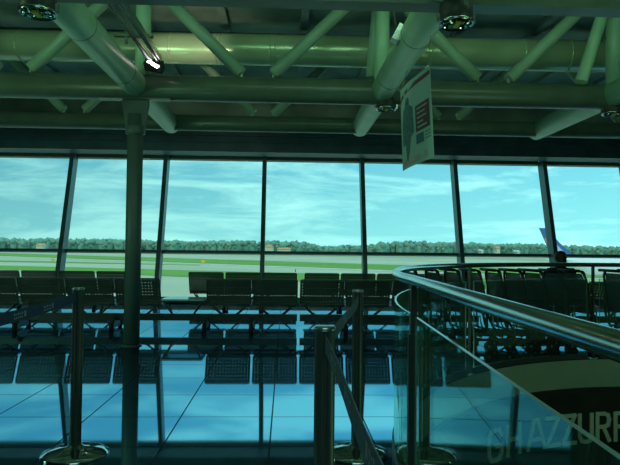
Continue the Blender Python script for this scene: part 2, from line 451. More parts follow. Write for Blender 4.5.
# tree line as one mass
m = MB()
def tree_h(px):   # crown height in px above horizon
    pts = [(-150, 8.5), (0, 8.5), (60, 9.5), (120, 9), (200, 8.5), (240, 9), (262, 8.5), (300, 9.5), (312, 7), (322, 4.5), (335, 4.5), (345, 6), (370, 6), (382, 9), (415, 11), (440, 9.5), (470, 9.5), (520, 9), (570, 8), (620, 7), (800, 7)]
    for (a, u), (b, w) in zip(pts, pts[1:]):
        if a <= px <= b: return u+(w-u)*(px-a)/(b-a)
    return 7
px = -140.
while px < 760:
    hp = tree_h(px)*(.82+.3*random.random())
    Y = random.uniform(640, 760); s = Y/600
    p = atY(px, 250, Y); top = 1.2+hp*s; cz = top-3.2*s
    r = random.uniform(1.6, 4.2)*s; top -= random.choice((0, 0, .4, .9, 1.6))*s*.8
    m.ball((p.x, Y, (top+GZ)/2), (r*1.15, r, (top-GZ)/2), 7, 5)
    m.ball((p.x+random.uniform(-2, 2), Y-r*.6, cz-1), (r*.9, r*.9, r*.8), 6, 4)
    for _ in range(3): m.ball((p.x+random.uniform(-1.2, 1.2)*r, Y-r*random.uniform(.3, .9), top-random.uniform(.1, .55)*(top-GZ)), (r*.55, r*.5, r*random.uniform(.25, .5)), 6, 4)
    px += random.uniform(1.2, 2.4)
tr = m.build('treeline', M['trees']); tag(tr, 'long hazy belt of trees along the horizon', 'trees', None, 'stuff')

def house(px, py, w, hh, Y, label, roofm, gable):
    p = atY(px, py, Y); z0 = GZ
    e = empty('house', (p.x, Y, z0)); tag(e, label, 'house')
    H = p.z-z0
    m = MB(); m.box((0, 0, H/2-hh/2), (w, 8, H-hh)); m.build('wall', M['house'], e)
    m = MB(); m.prism([(-w/2-.6, -4.6, H-hh), (w/2+.6, -4.6, H-hh), (w*.5*(1-gable), -1, H), (-w*.5*(1-gable), -1, H)], (0, 8, 0)); m.build('roof', roofm, e)
    return e
house(269, 244.5, 9, 2.2, 600, 'cream house with an orange hipped roof at the wood edge', M['tile'], .7)
house(284, 247.6, 13, 1.6, 590, 'long low shed with orange roof right of the hipped house', M['tile'], .1)
house(41, 243.2, 6, 2.4, 600, 'orange roofed house among the trees at far left', M['tile'], .6)
house(497, 246.2, 3.5, 2.2, 600, 'narrow orange tower among the trees left of the tail', M['tile'], .3)
house(481, 249.6, 2.2, 1.0, 590, 'small white hut left of the orange tower', M['white'], .3)
house(517, 250.4, 3.0, 1.0, 590, 'small white hut right of the orange tower', M['white'], .3)
def sign(px, py, w, label):
    p = atZ(px, py, GZ); e = empty('taxiway_sign', (p.x, p.y, GZ)); tag(e, label, 'sign')
    m = MB(); m.box((0, 0, .75), (w, .25, .9)); m.build('panel', M['sign'], e)
    for s in (-1, 1):
        m = MB(); m.tube([(s*w*.35, 0, 0), (s*w*.35, 0, .32)], .06, 8); m.build('leg', M['frame'], e)
sign(203, 263.6, 1.3, 'yellow taxiway sign on the grass right of the column')
sign(53, 261.6, 1.0, 'small yellow taxiway sign near the leftmost mullion')
m = MB(); p = atZ(295.5, 272.2, GZ); m.tube([(0, 0, 0), (0, 0, .55)], .09, 10); m.ball((0, 0, .58), .12)
tag(m.build('marker_post', M['rubber']), 'tiny dark marker post on the grass behind the middle seats', 'post'); bpy.data.objects['marker_post'].location = p

# aircraft tail
PY = 120.
e = empty('airliner', (atY(560, 260, PY).x, PY, GZ)); tag(e, 'parked airliner with blue and red tail fin at far right', 'aircraft')
O = e.location
def loc(px, py, dy=0.): return atY(px, py, PY)-O+V((0, dy, 0))
fus = [(548, 264.0, .25), (556, 263.4, .75), (566, 263.0, 1.25), (578, 264.2, 1.65), (592, 266.0, 1.9), (610, 267.2, 1.95), (650, 268.0, 1.95), (760, 269.5, 1.95), (800, 270.3, 1.6), (816, 270.8, .8), (822, 271, .2)]
m = MB(); m.tube([loc(a, b) for a, b, r in fus], [r for a, b, r in fus], 24); fu = m.build('fuselage', M['white'], e)
for k in range(8):
    q = loc(600+k*8.5, 264.6+k*.08); m = MB(); m.box(q+V((0, -1.9, 0)), (.28, .14, .38)); m.build('cabin_window', M['plane_glass'], fu)
def finpoly(pp, th, mt, name, par, dy=0.):
    m = MB(); m.prism([loc(a, b, -th/2+dy) for a, b in pp], (0, th, 0)); return m.build(name, mt, par)
fin = finpoly([(539.3, 228), (545.8, 228.2), (560, 243.5), (577, 258.5), (590, 263), (558, 264), (552.5, 258)], .35, M['fin_blue'], 'tail_fin', e)
finpoly([(543.8, 238.5), (549.2, 236.5), (556.5, 249), (551, 252.5)], .39, M['fin_red'], 'fin_stripe', fin)
finpoly([(551.5, 240.5), (555.5, 243.8), (568.5, 257), (559.5, 258)], .39, M['fin_pale'], 'fin_patch', fin)
m = MB(); m.prism([loc(556, 262.3, 0), loc(566, 262.0, 0), loc(561, 260.5, -5.5), loc(555.5, 260.5, -5.5)], (0, 0, .16)); m.build('tailplane', M['white'], e)
m = MB(); m.prism([loc(556, 262.3, 0), loc(566, 262.0, 0), loc(562, 260.5, 5.5), loc(556.5, 260.5, 5.5)], (0, 0, .16)); m.build('tailplane', M['white'], e)
for px_ in (640, 790):
    m = MB(); q = loc(px_, 271); m.tube([(q.x, 0, .5), (q.x, 0, q.z)], .15, 8); m.lathe([(.15, -.2), (.5, -.18), (.5, .18), (.15, .2)], (q.x, 0, .5), 16, 0, Matrix.Rotation(PI/2, 3, 'X'))
    m.build('landing_gear', M['rubber'], e)

# ------------------------------------------------------------------ roof structure
TX = [-1.88, 1.19, 4.13]
YN, YM, YF = 4.5, 7.5, 9.6
CZ = 3.2; TZ = 3.215
def roof_tube(x, label):
    e = empty('roof_tube', (x, 0, TZ)); tag(e, label, 'steel tube', 'big round roof tubes running towards the windows')
    m = MB(); m.tube([(0, .6, 0), (0, 9.75, 0)], .148, 32, cap=True); m.build('pipe', M['paint'], e)
    for y in (5.45, 6.85):
        m = MB(); m.tube([(0, y-.006, 0), (0, y+.006, 0)], 0.1495, 32); m.build('weld_ring', M['paint_dark'], e)
    m = MB(); m.lathe([(.02, 0), (.10, .012), (.146, .0), (.147, -.02)], (0, 9.77, 0), 24, 0, Matrix.Rotation(-PI/2, 3, 'X')); m.build('end_cap', M['paint'], e)
    return e
roof_tube(TX[0], 'big green-grey roof tube above the steel column at left')
roof_tube(TX[1], 'big green-grey roof tube above the hanging banner')
roof_tube(TX[2], 'big green-grey roof tube at the far right edge of the ceiling')

def truss(Y, r, rd, label, gap, diag=True, z=CZ, htop=4.58, posts=True):
    e = empty('roof_truss', (0, Y, z)); tag(e, label, 'truss', 'cross trusses of round steel pipes')
    m = MB()
    if diag: m.tube([(-9, 0, 0), (13, 0, 0)], r, 28)
    else: m.box((2, 0, 0), (22, .10, .33)); m.box((2, 0, -.175), (22, .17, .02)); m.box((2, 0, .17), (22, .26, .02))
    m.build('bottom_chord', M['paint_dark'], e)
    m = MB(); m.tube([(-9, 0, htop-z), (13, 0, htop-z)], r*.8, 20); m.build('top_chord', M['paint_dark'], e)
    H = htop-z
    if diag:
        xs = [TX[0]-3.0*2+3.0*k for k in range(6)]
        for k, x in enumerate(xs):
            nx = x+1.5
            for s in (-1, 1):
                a = V((nx+s*gap, 0, r+.05)); b = V((nx+s*1.38, 0, H-.02))
                m = MB(); m.tube([a, b], rd, 20); m.build('brace', M['paint_mid'], e)
                m = MB(); m.box((nx+s*gap, 0, r+.0), (.03, .025, .14)); m.build('gusset_plate', M['paint_mid'], e)
            if posts: m = MB(); m.tube([(x+.07, .0, .1), (x+.07, 0, H)], rd*1.2, 18); m.build('post', M['paint'], e)
    return e
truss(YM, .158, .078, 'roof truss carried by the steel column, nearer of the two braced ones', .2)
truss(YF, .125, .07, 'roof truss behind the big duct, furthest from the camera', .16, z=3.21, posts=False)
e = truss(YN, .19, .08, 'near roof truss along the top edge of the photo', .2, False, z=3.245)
# extra leaning struts beside the right joints
def strut(px0, py0, Y0, px1, py1, Y1, r, label):
    m = MB(); a, b = atY(px0, py0, Y0), atY(px1, py1, Y1); d = (b-a).normalized(); b = b+d*.45
    o = m.tube([a, b], r, 18).build('roof_strut', M['paint']); tag(o, label, 'steel strut', 'leaning round struts at the roof joints')
strut(581, 82, 7.3, 602, 16, 7.3, .075, 'leaning steel strut left of the last roof joint')
strut(371, 78, 7.9, 377, 8, 7.9, .07, 'steel strut standing left of the right roof tube joint')

# duct
a, b = atY(0, 45, 8.95), atY(600, 56.6, 8.25)
d = (b-a).normalized(); a2 = a-d*5; b2 = b+d*5
e = empty('ventilation_duct', a2); tag(e, 'large round pale green ventilation duct across the ceiling', 'duct')
m = MB(); m.tube([(0, 0, 0), b2-a2], .22, 40); m.build('duct_pipe', M['duct'], e)
for px_ in (22, 173, 218, 222, 272, 277, 430, 520, 565):
    q = atY(px_, 43+px_*.022, 8.95-px_*.001); q = a+d*((q-a).dot(d))-a2
    m = MB(); m.tube([q-d*.012, q+d*.012], .224, 40); m.build('seam_band', M['duct'], e)

# steel column
e = empty('steel_column', (-1.885, YM, 0)); tag(e, 'slim round steel column standing among the left seats', 'column')
m = MB(); m.tube([(0, 0, .0), (0, 0, 2.86)], .096, 32); m.build('shaft', M['column'], e)
m = MB(); m.lathe([(.125, 0), (.125, .012), (.1, .016)], (0, 0, 0), 32); m.build('base_plate', M['column'], e)
m = MB(); m.prism([(-.11, -.05, 2.62), (.11, -.05, 2.62), (.12, -.05, 2.78), (.155, -.05, 2.98), (.155, -.05, 3.04), (-.155, -.05, 3.04), (-.155, -.05, 2.98), (-.12, -.05, 2.78)], (0, .1, 0)); 
m.lathe([(.1, 2.60), (.118, 2.62), (.118, 2.70), (.1, 2.72)], (0, 0, 0), 28)
m.build('capital', M['column'], e)
m = MB(); m.box((0, -.03, 3.045), (.88, .14, .016)); m.build('cap_plate', M['paint_dark'], e)

# downlights below the joints
def downlight(x, y, z, label):
    e = empty('downlight', (x, y, z)); tag(e, label, 'ceiling lamp', 'round twin downlights under the roof joints')
    m = MB(); m.lathe([(.09, .02), (.125, .03), (.125, .16), (.06, .2)], (0, 0, 0), 32); m.build('housing', M['housing'], e)
    m = MB(); m.lathe([(.112, .012), (.126, .0), (.128, .03), (.115, .034)], (0, 0, 0), 32); m.build('bezel', M['steel'], e)
    for s in (-1, 1):
        m = MB(); m.lathe([(.004, .025), (.03, .022), (.05, .0), (.054, -.006), (.056, .01), (.05, .03)], (s*.06, 0, -.004), 20); m.build('lens', M['lamp_glass'], e)
    m = MB(); m.box((.0, -.02, -.002), (.035, .09, .02)); m.build('sticker', M['yellow'], e)
    for s in (-1, 1):
        m = MB(); m.box((s*.135, 0, .05), (.02, .03, .06)); m.build('clip', M['trolley_shiny'], e)
    return e
downlight(-1.83, 4.42, 2.90, 'twin round downlight at the top left roof joint')
downlight(1.26, 4.42, 2.90, 'twin round downlight under the roof joint right of the banner tube')
downlight(1.245, YM-.02, 2.975, 'twin round downlight under the roof joint left of the banner')
downlight(4.16, YM-.02, 2.97, 'twin round downlight at the right edge of the photo')

# track with lit floodlight
e = empty('light_track', (0, 0, 0)); tag(e, 'pair of ceiling light rails ending in a lit floodlight', 'light')
for px0, py0, px1, py1 in ((113, 8, 150, 57), (127, 8, 159.5, 58)):
    p1 = atY(px1, py1, 7.2); x1, z1 = p1.x, p1.z
    m = MB(); m.box((x1, 5.6, z1), (.055, 3.2, .05)); m.box((x1-.02, 5.6, z1-.03), (.012, 3.2, .03)); m.box((x1+.02, 5.6, z1-.03), (.012, 3.2, .03)); m.build('rail', M['trolley_shiny'], e)
xa = atY(150, 57, 7.2); xb = atY(159.5, 58, 7.2)
m = MB(); m.box(((xa.x+xb.x)/2-.1, 6.6, xa.z+.04), (.42, .05, .03)); m.box((xa.x-.12, 6.6, xa.z+.2), (.03, .03, .5)); m.build('hanger', M['paint_dark'], e)
lp = atY(153.5, 66, 7.25)
Rx = Matrix.Rotation(math.radians(-32), 3, 'X') @ Matrix.Rotation(math.radians(14), 3, 'Y')
m = MB(); m.box(lp+V((0, .04, .015)), (.22, .12, .10), Rx); m.build('lamp_housing', M['housing'], e)
m = MB(); m.box(lp+Rx @ V((0, -.03, -.002)), (.17, .015, .04), Rx @ Matrix.Rotation(math.radians(22), 3, 'Y')); m.build('lamp_lens', M['lit'], e)
fl = empty('floodlight', (0, 0, 0)); tag(fl, 'small unlit floodlight beside the banner roof tube', 'lamp')
p = atY(398, 34, 5.6)
Rf = Matrix.Rotation(math.radians(28), 3, 'Y')
m = MB(); m.box(p, (.07, .12, .16), Rf); m.build('housing', M['trolley_shiny'], fl)
m = MB(); m.tube([p+V((-.02, 0, .07)), p+V((-.06, 0, .32)), p+V((-.06, 0, 1.0))], .012, 10); m.build('arm', M['paint_dark'], fl)

# hanging banner
bl_t, br_t = atY(401, 91, 5.95), atY(427.5, 65, 4.85)
bl_b, br_b = atY(403.5, 171, 5.95), atY(432, 157, 4.85)
e = empty('hanging_banner', (bl_t+br_t)/2); tag(e, 'pale paper banner hanging from the roof tube', 'banner'); O = e.location
un = ((br_t-bl_t).cross(bl_b-bl_t)).normalized()
if un.x > 0: un = -un
def bp(u, w, off=0.): 
    t = bl_t.lerp(br_t, u); bt = bl_b.lerp(br_b, u); q = t.lerp(bt, w)
    return q-O+un*(off+.018*math.sin(u*PI*1.2+.4))
def bpoly(pts, name, mt, off, par):
    m = MB(); N = len(pts)
    fr = [bp(u, w, off) for u, w in pts]; bk = [bp(u, w, off-.0015) for u, w in pts]
    m.add(fr+bk, [tuple(range(N)), tuple(reversed(range(N, 2*N)))]+[(i, (i+1) % N, (i+1) % N+N, i+N) for i in range(N)]); return m.build(name, mt, par)
m = MB(); n = 12
fr = [bp(i/n, j, .0) for j in (0, 1) for i in range(n+1)]; bk = [bp(i/n, j, -.004) for j in (0, 1) for i in range(n+1)]
k = n+1
fs = [(i, i+1, k+i+1, k+i) for i in range(n)]+[(2*k+i, 3*k+i, 3*k+i+1, 2*k+i+1) for i in range(n)]+[(i, 2*k+i, 2*k+i+1, i+1) for i in range(n)]+[(k+i, k+i+1, 3*k+i+1, 3*k+i) for i in range(n)]+[(0, k, 3*k, 2*k), (n, 2*k+n, 3*k+n, k+n)]
m.add(fr+bk, fs); sheet = m.build('sheet', M['paper'], e)
def grid(u0, u1, w0, w1, name, mt, par, off=.003):
    pts = [(u0+(u1-u0)*i/6, w0) for i in range(7)]+[(u1-(u1-u0)*i/6, w1) for i in range(7)]; return bpoly(pts, name, mt, off, par)
cv = [(0, .14), (.1, .10), (.3, .065), (.6, .05), (1, .05)]
bpoly([(u, w) for u, w in cv]+[(u, w+.045) for u, w in reversed(cv)], 'curved_stripe', M['b_red'], .003, e)
bpoly([(.14, .30), (.22, .26), (.26, .18), (.33, .16), (.38, .20), (.38, .27), (.5, .32), (.52, .62), (.42, .66), (.36, .82), (.28, .92), (.24, .90), (.22, .72), (.10, .72), (.08, .45)], 'figure_print', M['b_blue'], .003, e)
tb = grid(.58, .95, .34, .64, 'text_block', M['b_brown'], e)
for r in range(5):
    grid(.63, .63+(.27, .21, .24, .16, .25)[r], .375+r*.053, .375+r*.053+.018, 'print_line', M['b_print'], tb, .006)
grid(.58, .78, .67, .78, 'photo_print', M['b_teal'], e)
for r in range(3): grid(.82, .96, .68+r*.035, .69+r*.035, 'small_print', M['b_blue'], e)
grid(.06, .68, .90, .965, 'footer_strip', M['b_pink'], e)
grid(.78, .86, .88, .96, 'footer_mark', M['b_pink'], e)
for u in (.06, .94):
    q = bp(u, 0); m = MB(); m.tube([q, q+V((TX[1]-(q+O).x, 0, 3.0-(q+O).z))], .003, 6); m.build('wire', M['trolley_shiny'], e)
m = MB(); m.tube([bp(0, 0), bp(1, 0)], .008, 8); m.build('top_bar', M['trolley_shiny'], e)

# ------------------------------------------------------------------ seating
PITCH_S = .69
def bench_parts():
    P = {}
    w = .635
    # backrest frame (rounded loop) with a punched sheet, seen from behind
    bot, top = V((0, .06, .385)), V((0, -.10, .755))
    up = (top-bot)
    loop = rounded([(-w/2+.1, .06, .385), (-w/2, .06, .385), (-w/2, -.10, .755), (w/2, -.10, .755), (w/2, .06, .385), (-w/2+.1, .06, .385)], .025)
    m = MB(); m.tube(loop, .013, 8); 
    for fz in (.33, .66):
        q = bot.lerp(top, fz); m.tube([(-w/2, q.y, q.z), (w/2, q.y, q.z)], .006, 6)
    P['backrest'] = m.mesh('backrest', M['chair'])
    m = MB(); nrm = up.cross(V((1, 0, 0))).normalized()*.004
    a = [V((-w/2+.012, bot.y, bot.z+.012)), V((w/2-.012, bot.y, bot.z+.012)), V((w/2-.012, top.y, top.z-.012)), V((-w/2+.012, top.y, top.z-.012))]
    m.add(a, [(0, 1, 2, 3)])
    P['back_panel'] = m.mesh('back_panel', M['perf'], uvplane=((1, 0, 0), (0, 0, 1)))
    prof = [(.08, .365), (.12, .352), (.2, .35), (.32, .365), (.44, .395), (.50, .40), (.53, .385)]
    m = MB(); m.strip([V((-w/2, y, z)) for y, z in prof], [V((w/2, y, z)) for y, z in prof])
    P['seat_pan'] = m.mesh('seat_pan', M['perf'], uvplane=((1, 0, 0), (0, 1, 0)))
    m = MB()
    for s in (-1, 1): m.tube([V((s*w/2, y, z)) for y, z in prof], .012, 8)
    m.tube([V((-w/2, .08, .362)), V((w/2, .08, .362))], .016, 8)
    m.tube([V((-w/2, .53, .385)), V((w/2, .53, .385))], .012, 8)
    P['seat_rim'] = m.mesh('seat_rim', M['chair'])
    for s in (-1, 1):
        m = MB()
        m.tube(rounded([(s*.10, .12, .225), (s*.20, .14, .30), (s*.22, .30, .35), (s*.22, .45, .385)], .06), .013, 8)
        m.tube(rounded([(s*.12, .12, .225), (s*.24, .08, .33), (s*.25, .06, .43)], .05), .013, 8)
        P['bracket%d' % s] = m.mesh('bracket', M['chair'])
    # leg : splayed plate, rubber foot bar across the beam
    m = MB(); m.prism([(-.02, .05, .19), (-.02, .19, .19), (-.02, .34, .03), (-.02, -.12, .03)], (.04, 0, 0))
    P['leg'] = m.mesh('leg', M['chair_beam'])
    m = MB(); m.lathe([(.018, 0), (.033, .004), (.036, .03), (.03, .09), (.015, .115)], (0, 0, 0), 14)
    P['foot'] = m.mesh('foot', M['rubber'])
    m = MB(); m.prism(rounded([(-.31, -.0, .43), (.31, 0, .43), (.31, .46, .43), (-.31, .46, .43), (-.31, 0, .43)], .03)[:-1], (0, 0, .022)); P['table_top'] = m.mesh('table_top', M['table'])
    m = MB()
    for s in (-1, 1):
        m.tube([(s*.29, .05, .428), (s*.16, .12, .225)], .013, 8); m.tube([(s*.29, .42, .428), (s*.16, .13, .225)], .013, 8)
        m.tube([(s*.29, .03, .424), (s*.29, .43, .424)], .012, 8)
    m.tube([(-.29, .04, .424), (.29, .04, .424)], .012, 8)
    P['table_support'] = m.mesh('table_support', M['chair'])
    return P
BP = bench_parts()
def bench(x0, y, slots, label, group, rz=0.):
    """slots: 's' seat / 't' table, one pitch each, x0 is the centre of the first slot"""
    n = len(slots)
    e = empty('beam_seating', (x0, y, 0), rz); tag(e, label, 'bench', group)
    m = MB(); m.box(((n-1)*PITCH_S/2, .12, .18), (n*PITCH_S-.04, .08, .10))
    for k in range(n*3): m.lathe([(.006, 0), (.006, .004)], (-.22+k*PITCH_S/3, .079, .19), 8, 1, Matrix.Rotation(PI/2, 3, 'X'))
    m.build('beam', [M['chair_beam'], M['chrome']], e)
    for k, c in enumerate(slots):
        x = k*PITCH_S
        if c == 's':
            b = link('backrest', BP['backrest'], e, (x, 0, 0)); link('back_panel', BP['back_panel'], b)
            s = link('seat', BP['seat_rim'], e, (x, 0, 0)); link('seat_pan', BP['seat_pan'], s)
            [link('bracket', BP['bracket%d' % q], e, (x, 0, 0)) for q in (-1, 1)]
        else:
            t = link('table_top', BP['table_top'], e, (x, 0, 0)); link('table_support', BP['table_support'], t)
    for x in ([.35, (n-1)*PITCH_S-.35] if n > 2 else [.0, (n-1)*PITCH_S]):
        l = link('leg', BP['leg'], e, (x, 0, 0)); link('foot', BP['foot'], l, (0, -.13, 0)); link('foot', BP['foot'], l, (0, .34, 0))
    return e
YR1, YR2 = 8.95, 11.45
def sx(px, Y): return atY(px, 290, Y).x
gf = 'beam seating in the row nearest the camera'; gb = 'beam seating in the row by the windows'
bench(sx(-5, YR1), YR1, 'ssss', 'dark perforated four-seat bench behind the left belt post', gf)
bench(sx(182, YR1), YR1, 'tss', 'dark two-seat bench with a pale side table right of the column', gf)
bench(sx(322, YR1), YR1, 'ssss', 'dark four-seat bench behind the middle belt posts', gf)
bench(sx(517, YR1), YR1, 'ssss', 'dark four-seat bench hidden behind the trolleys, a person sits on it', gf)
bench(sx(3, YR2), YR2, 'ssss', 'window-side bench at the far left behind the nearer seats', gb)
bench(sx(206.5, YR2), YR2, 'sss', 'window-side bench behind the side table', gb)
bench(sx(321.5, YR2), YR2, 'ssss', 'window-side bench left of the railing bend', gb)

# ------------------------------------------------------------------ belt posts
HP = .965
def stanchion(x, y, label, belt_to=None, bm_='belt', prints=False, zb=.915):
    e = empty('belt_barrier_post', (x, y, 0)); tag(e, label, 'barrier post', 'retractable belt barrier posts')
    m = MB()
    m.lathe([(.188, 0), (.19, .004), (.188, .012), (.15, .028), (.09, .042), (.045, .05), (.036, .06)], (0, 0, 0), 48); m.build('base', M['chrome'], e)
    m = MB(); prof = []
    n = 48
    for k in range(n):   # extruded tube with four belt slots
        q = 2*PI*k/n; r = .0325
        if k % 12 in (0, 1, 11): r = .027
        prof.append(V((r*math.cos(q), r*math.sin(q), .05)))
    m.prism(prof, (0, 0, HP-.05-.012)); m.build('tube', M['post'], e)
    m = MB(); m.lathe([(.03, HP-.014), (.034, HP-.011), (.034, HP-.003), (.031, HP)], (0, 0, 0), 32); m.build('cap', M['trolley_shiny'], e)
    m = MB(); m.box((0, .034, zb), (.03, .014, .09)); m.build('belt_slot', M['rubber'], e)
    if belt_to:
        x1, y1 = belt_to; N = 20; a = V((0, -.032 if y1 < y else .032, 0)); b = V((x1-x, y1-y+(.034 if y1 < y else -.034), 0))
        side = (b-a).cross(V((0, 0, 1))).normalized()*.0011
        def pt(t, dz): q = a.lerp(b, t); return q+V((.004*math.sin(t*9), 0, zb+dz-.02*4*t*(1-t)))
        m = MB()
        for s in (1, -1):
            A = [pt(i/N, .026)+side*s for i in range(N+1)]; B = [pt(i/N, -.026)+side*s for i in range(N+1)]; m.strip(A, B)
        for dz in (.026, -.026): m.strip([pt(i/N, dz)+side for i in range(N+1)], [pt(i/N, dz)-side for i in range(N+1)])
        be = m.build('belt', M[bm_], e)
        if prints:
            for c in prints:   # a printed mark : emblem and two short lines
                m = MB(); L_ = (b-a).length
                def quad(t0, t1, z0, z1):
                    for s in (1, -1):
                        m.add([pt(t0, z0)+side*1.5*s, pt(t1, z0)+side*1.5*s, pt(t1, z1)+side*1.5*s, pt(t0, z1)+side*1.5*s], [(0, 1, 2, 3)])
                quad(c+.0/L_, c+.02/L_, -.012, .014)
                for k in range(5):
                    quad(c+(.035+.02*k)/L_, c+(.049+.02*k)/L_, .002, .012-.004*(k % 2)); quad(c+(.035+.02*k)/L_, c+(.047+.02*k)/L_, -.014, -.006)
                m.build('belt_print', M['belt_print'], be)
        m = MB(); m.box((b.x, b.y+(-.01 if y1 < y else .01), zb), (.028, .02, .07)); m.build('belt_clip', M['rubber'], e)
    return e
p1 = atZ(75, 454.5, 0); p2 = atZ(356.5, 454, 0); p3 = V((.124, 1.86, 0)); p5 = V((.14, .0, 0)); p4 = V((-1.16, 1.75, 0))
stanchion(p1.x, p1.y, 'belt post at left with chrome dish base and navy belt', (p4.x, p4.y), 'belt', (.22, .41, .62))
stanchion(p2.x, p2.y, 'belt post just behind the tall near one, slate belt on top', (p3.x, p3.y), 'belt_grey', (.5,))
stanchion(p3.x, p3.y, 'grooved belt post nearest the camera, cut by the bottom edge', (p5.x, p5.y), 'belt_grey', (.1, .3, .5))
stanchion(p4.x, p4.y, 'belt post left of the photo where the navy belt ends')
stanchion(p5.x, p5.y, 'belt post beside the camera below the photo')

# ------------------------------------------------------------------ glass railing round the opening
path = [p for p in opening(0.)][:-1]; path.append(V((EC[0]+EA, 1.0, 0)))
# resample
def resample(P, step):
    out = [P[0].copy()]; acc = 0
    for a, b in zip(P, P[1:]):
        L_ = (b-a).length; d = (b-a)/L_; t = step-acc
        while t <= L_: out.append(a+d*t); t += step
        acc = (acc+L_) % step
    return out
RP = resample(path, .08)
e = empty('glass_railing', (0, 0, 0)); tag(e, 'glass railing with round steel handrail curving round the floor opening', 'railing')
m = MB(); m.tube([p+V((0, 0, 1.065)) for p in RP], .0235, 20); m.build('handrail', M['steel'], e)
# posts: one where the rail starts to bend, one on the far side, the rest at even gaps
def idx_near(x, y): return min(range(len(RP)), key=lambda i: (RP[i]-V((x, y, 0))).length)
i0 = idx_near(.59, 2.76); i1 = idx_near(1.83, 5.9)
span = i1-i0; posts = [i0, i0+span, i0-26, i0-52, i1+24, i1+48, i1+72]
posts = sorted(i for i in posts if 0 <= i < len(RP))
def frame_at(i):
    t = (RP[min(i+1, len(RP)-1)]-RP[max(i-1, 0)]).normalized(); return t, V((t.y, -t.x, 0))
for i in posts:
    p = RP[i]; t, nrm = frame_at(i); R = Matrix((t, nrm, V((0, 0, 1)))).transposed()
    po = MB(); po.box(p+V((0, 0, .94)), (.026, .026, .25), R); po.box(p+V((0, 0, .41)), (.04, .05, .82) if i == i0 else (.02, .03, .82), R)
    o = po.build('post', M['post'], e)
    po = MB(); po.lathe([(.06, 0), (.06, .008), (.045, .012)], p, 24); po.build('base_flange', M['steel'], o)
seg = [0]+posts+[len(RP)-1]
for a, b in zip(seg, seg[1:]):
    if b-a < 3: continue
    ids = list(range(a, b+1)); 
    if a in posts: ids = ids[1:]
    if b in posts: ids = ids[:-1]
    P = [RP[i] for i in ids]; Nn = [frame_at(i)[1] for i in ids]
    th = .006; z0, z1 = .05, .905
    m = MB()
    oi = [p+n_*th for p, n_ in zip(P, Nn)]; ii = [p-n_*th for p, n_ in zip(P, Nn)]
    up = lambda L_, z: [q+V((0, 0, z)) for q in L_]
    K = len(P)
    o = len(m.v); m.add(up(oi, z0)+up(oi, z1)+up(ii, z0)+up(ii, z1), 
        [(k, k+1, K+k+1, K+k) for k in range(K-1)]+[(2*K+k+1, 2*K+k, 3*K+k, 3*K+k+1) for k in range(K-1)], 0, True)
    m.add([up(oi, z0)[0], up(oi, z1)[0], up(ii, z1)[0], up(ii, z0)[0]], [(0, 1, 2, 3)], 1)
    m.add([up(oi, z0)[-1], up(oi, z1)[-1], up(ii, z1)[-1], up(ii, z0)[-1]], [(3, 2, 1, 0)], 1)
    m.strip(up(oi, z1), up(ii, z1), 1, False); m.strip(up(oi, z0), up(ii, z0), 1, False)
    g = m.build('glass_panel', [M['railglass'], M['glassedge']], e)
    m = MB(); oi = [p+n_*.016 for p, n_ in zip(P, Nn)]; ii = [p-n_*.016 for p, n_ in zip(P, Nn)]
    m.strip(up(oi, 0), up(oi, .055)); m.strip(up(ii, 0), up(ii, .055)); m.strip(up(oi, .055), up(ii, .055))
    m.build('base_channel', M['post'], g)

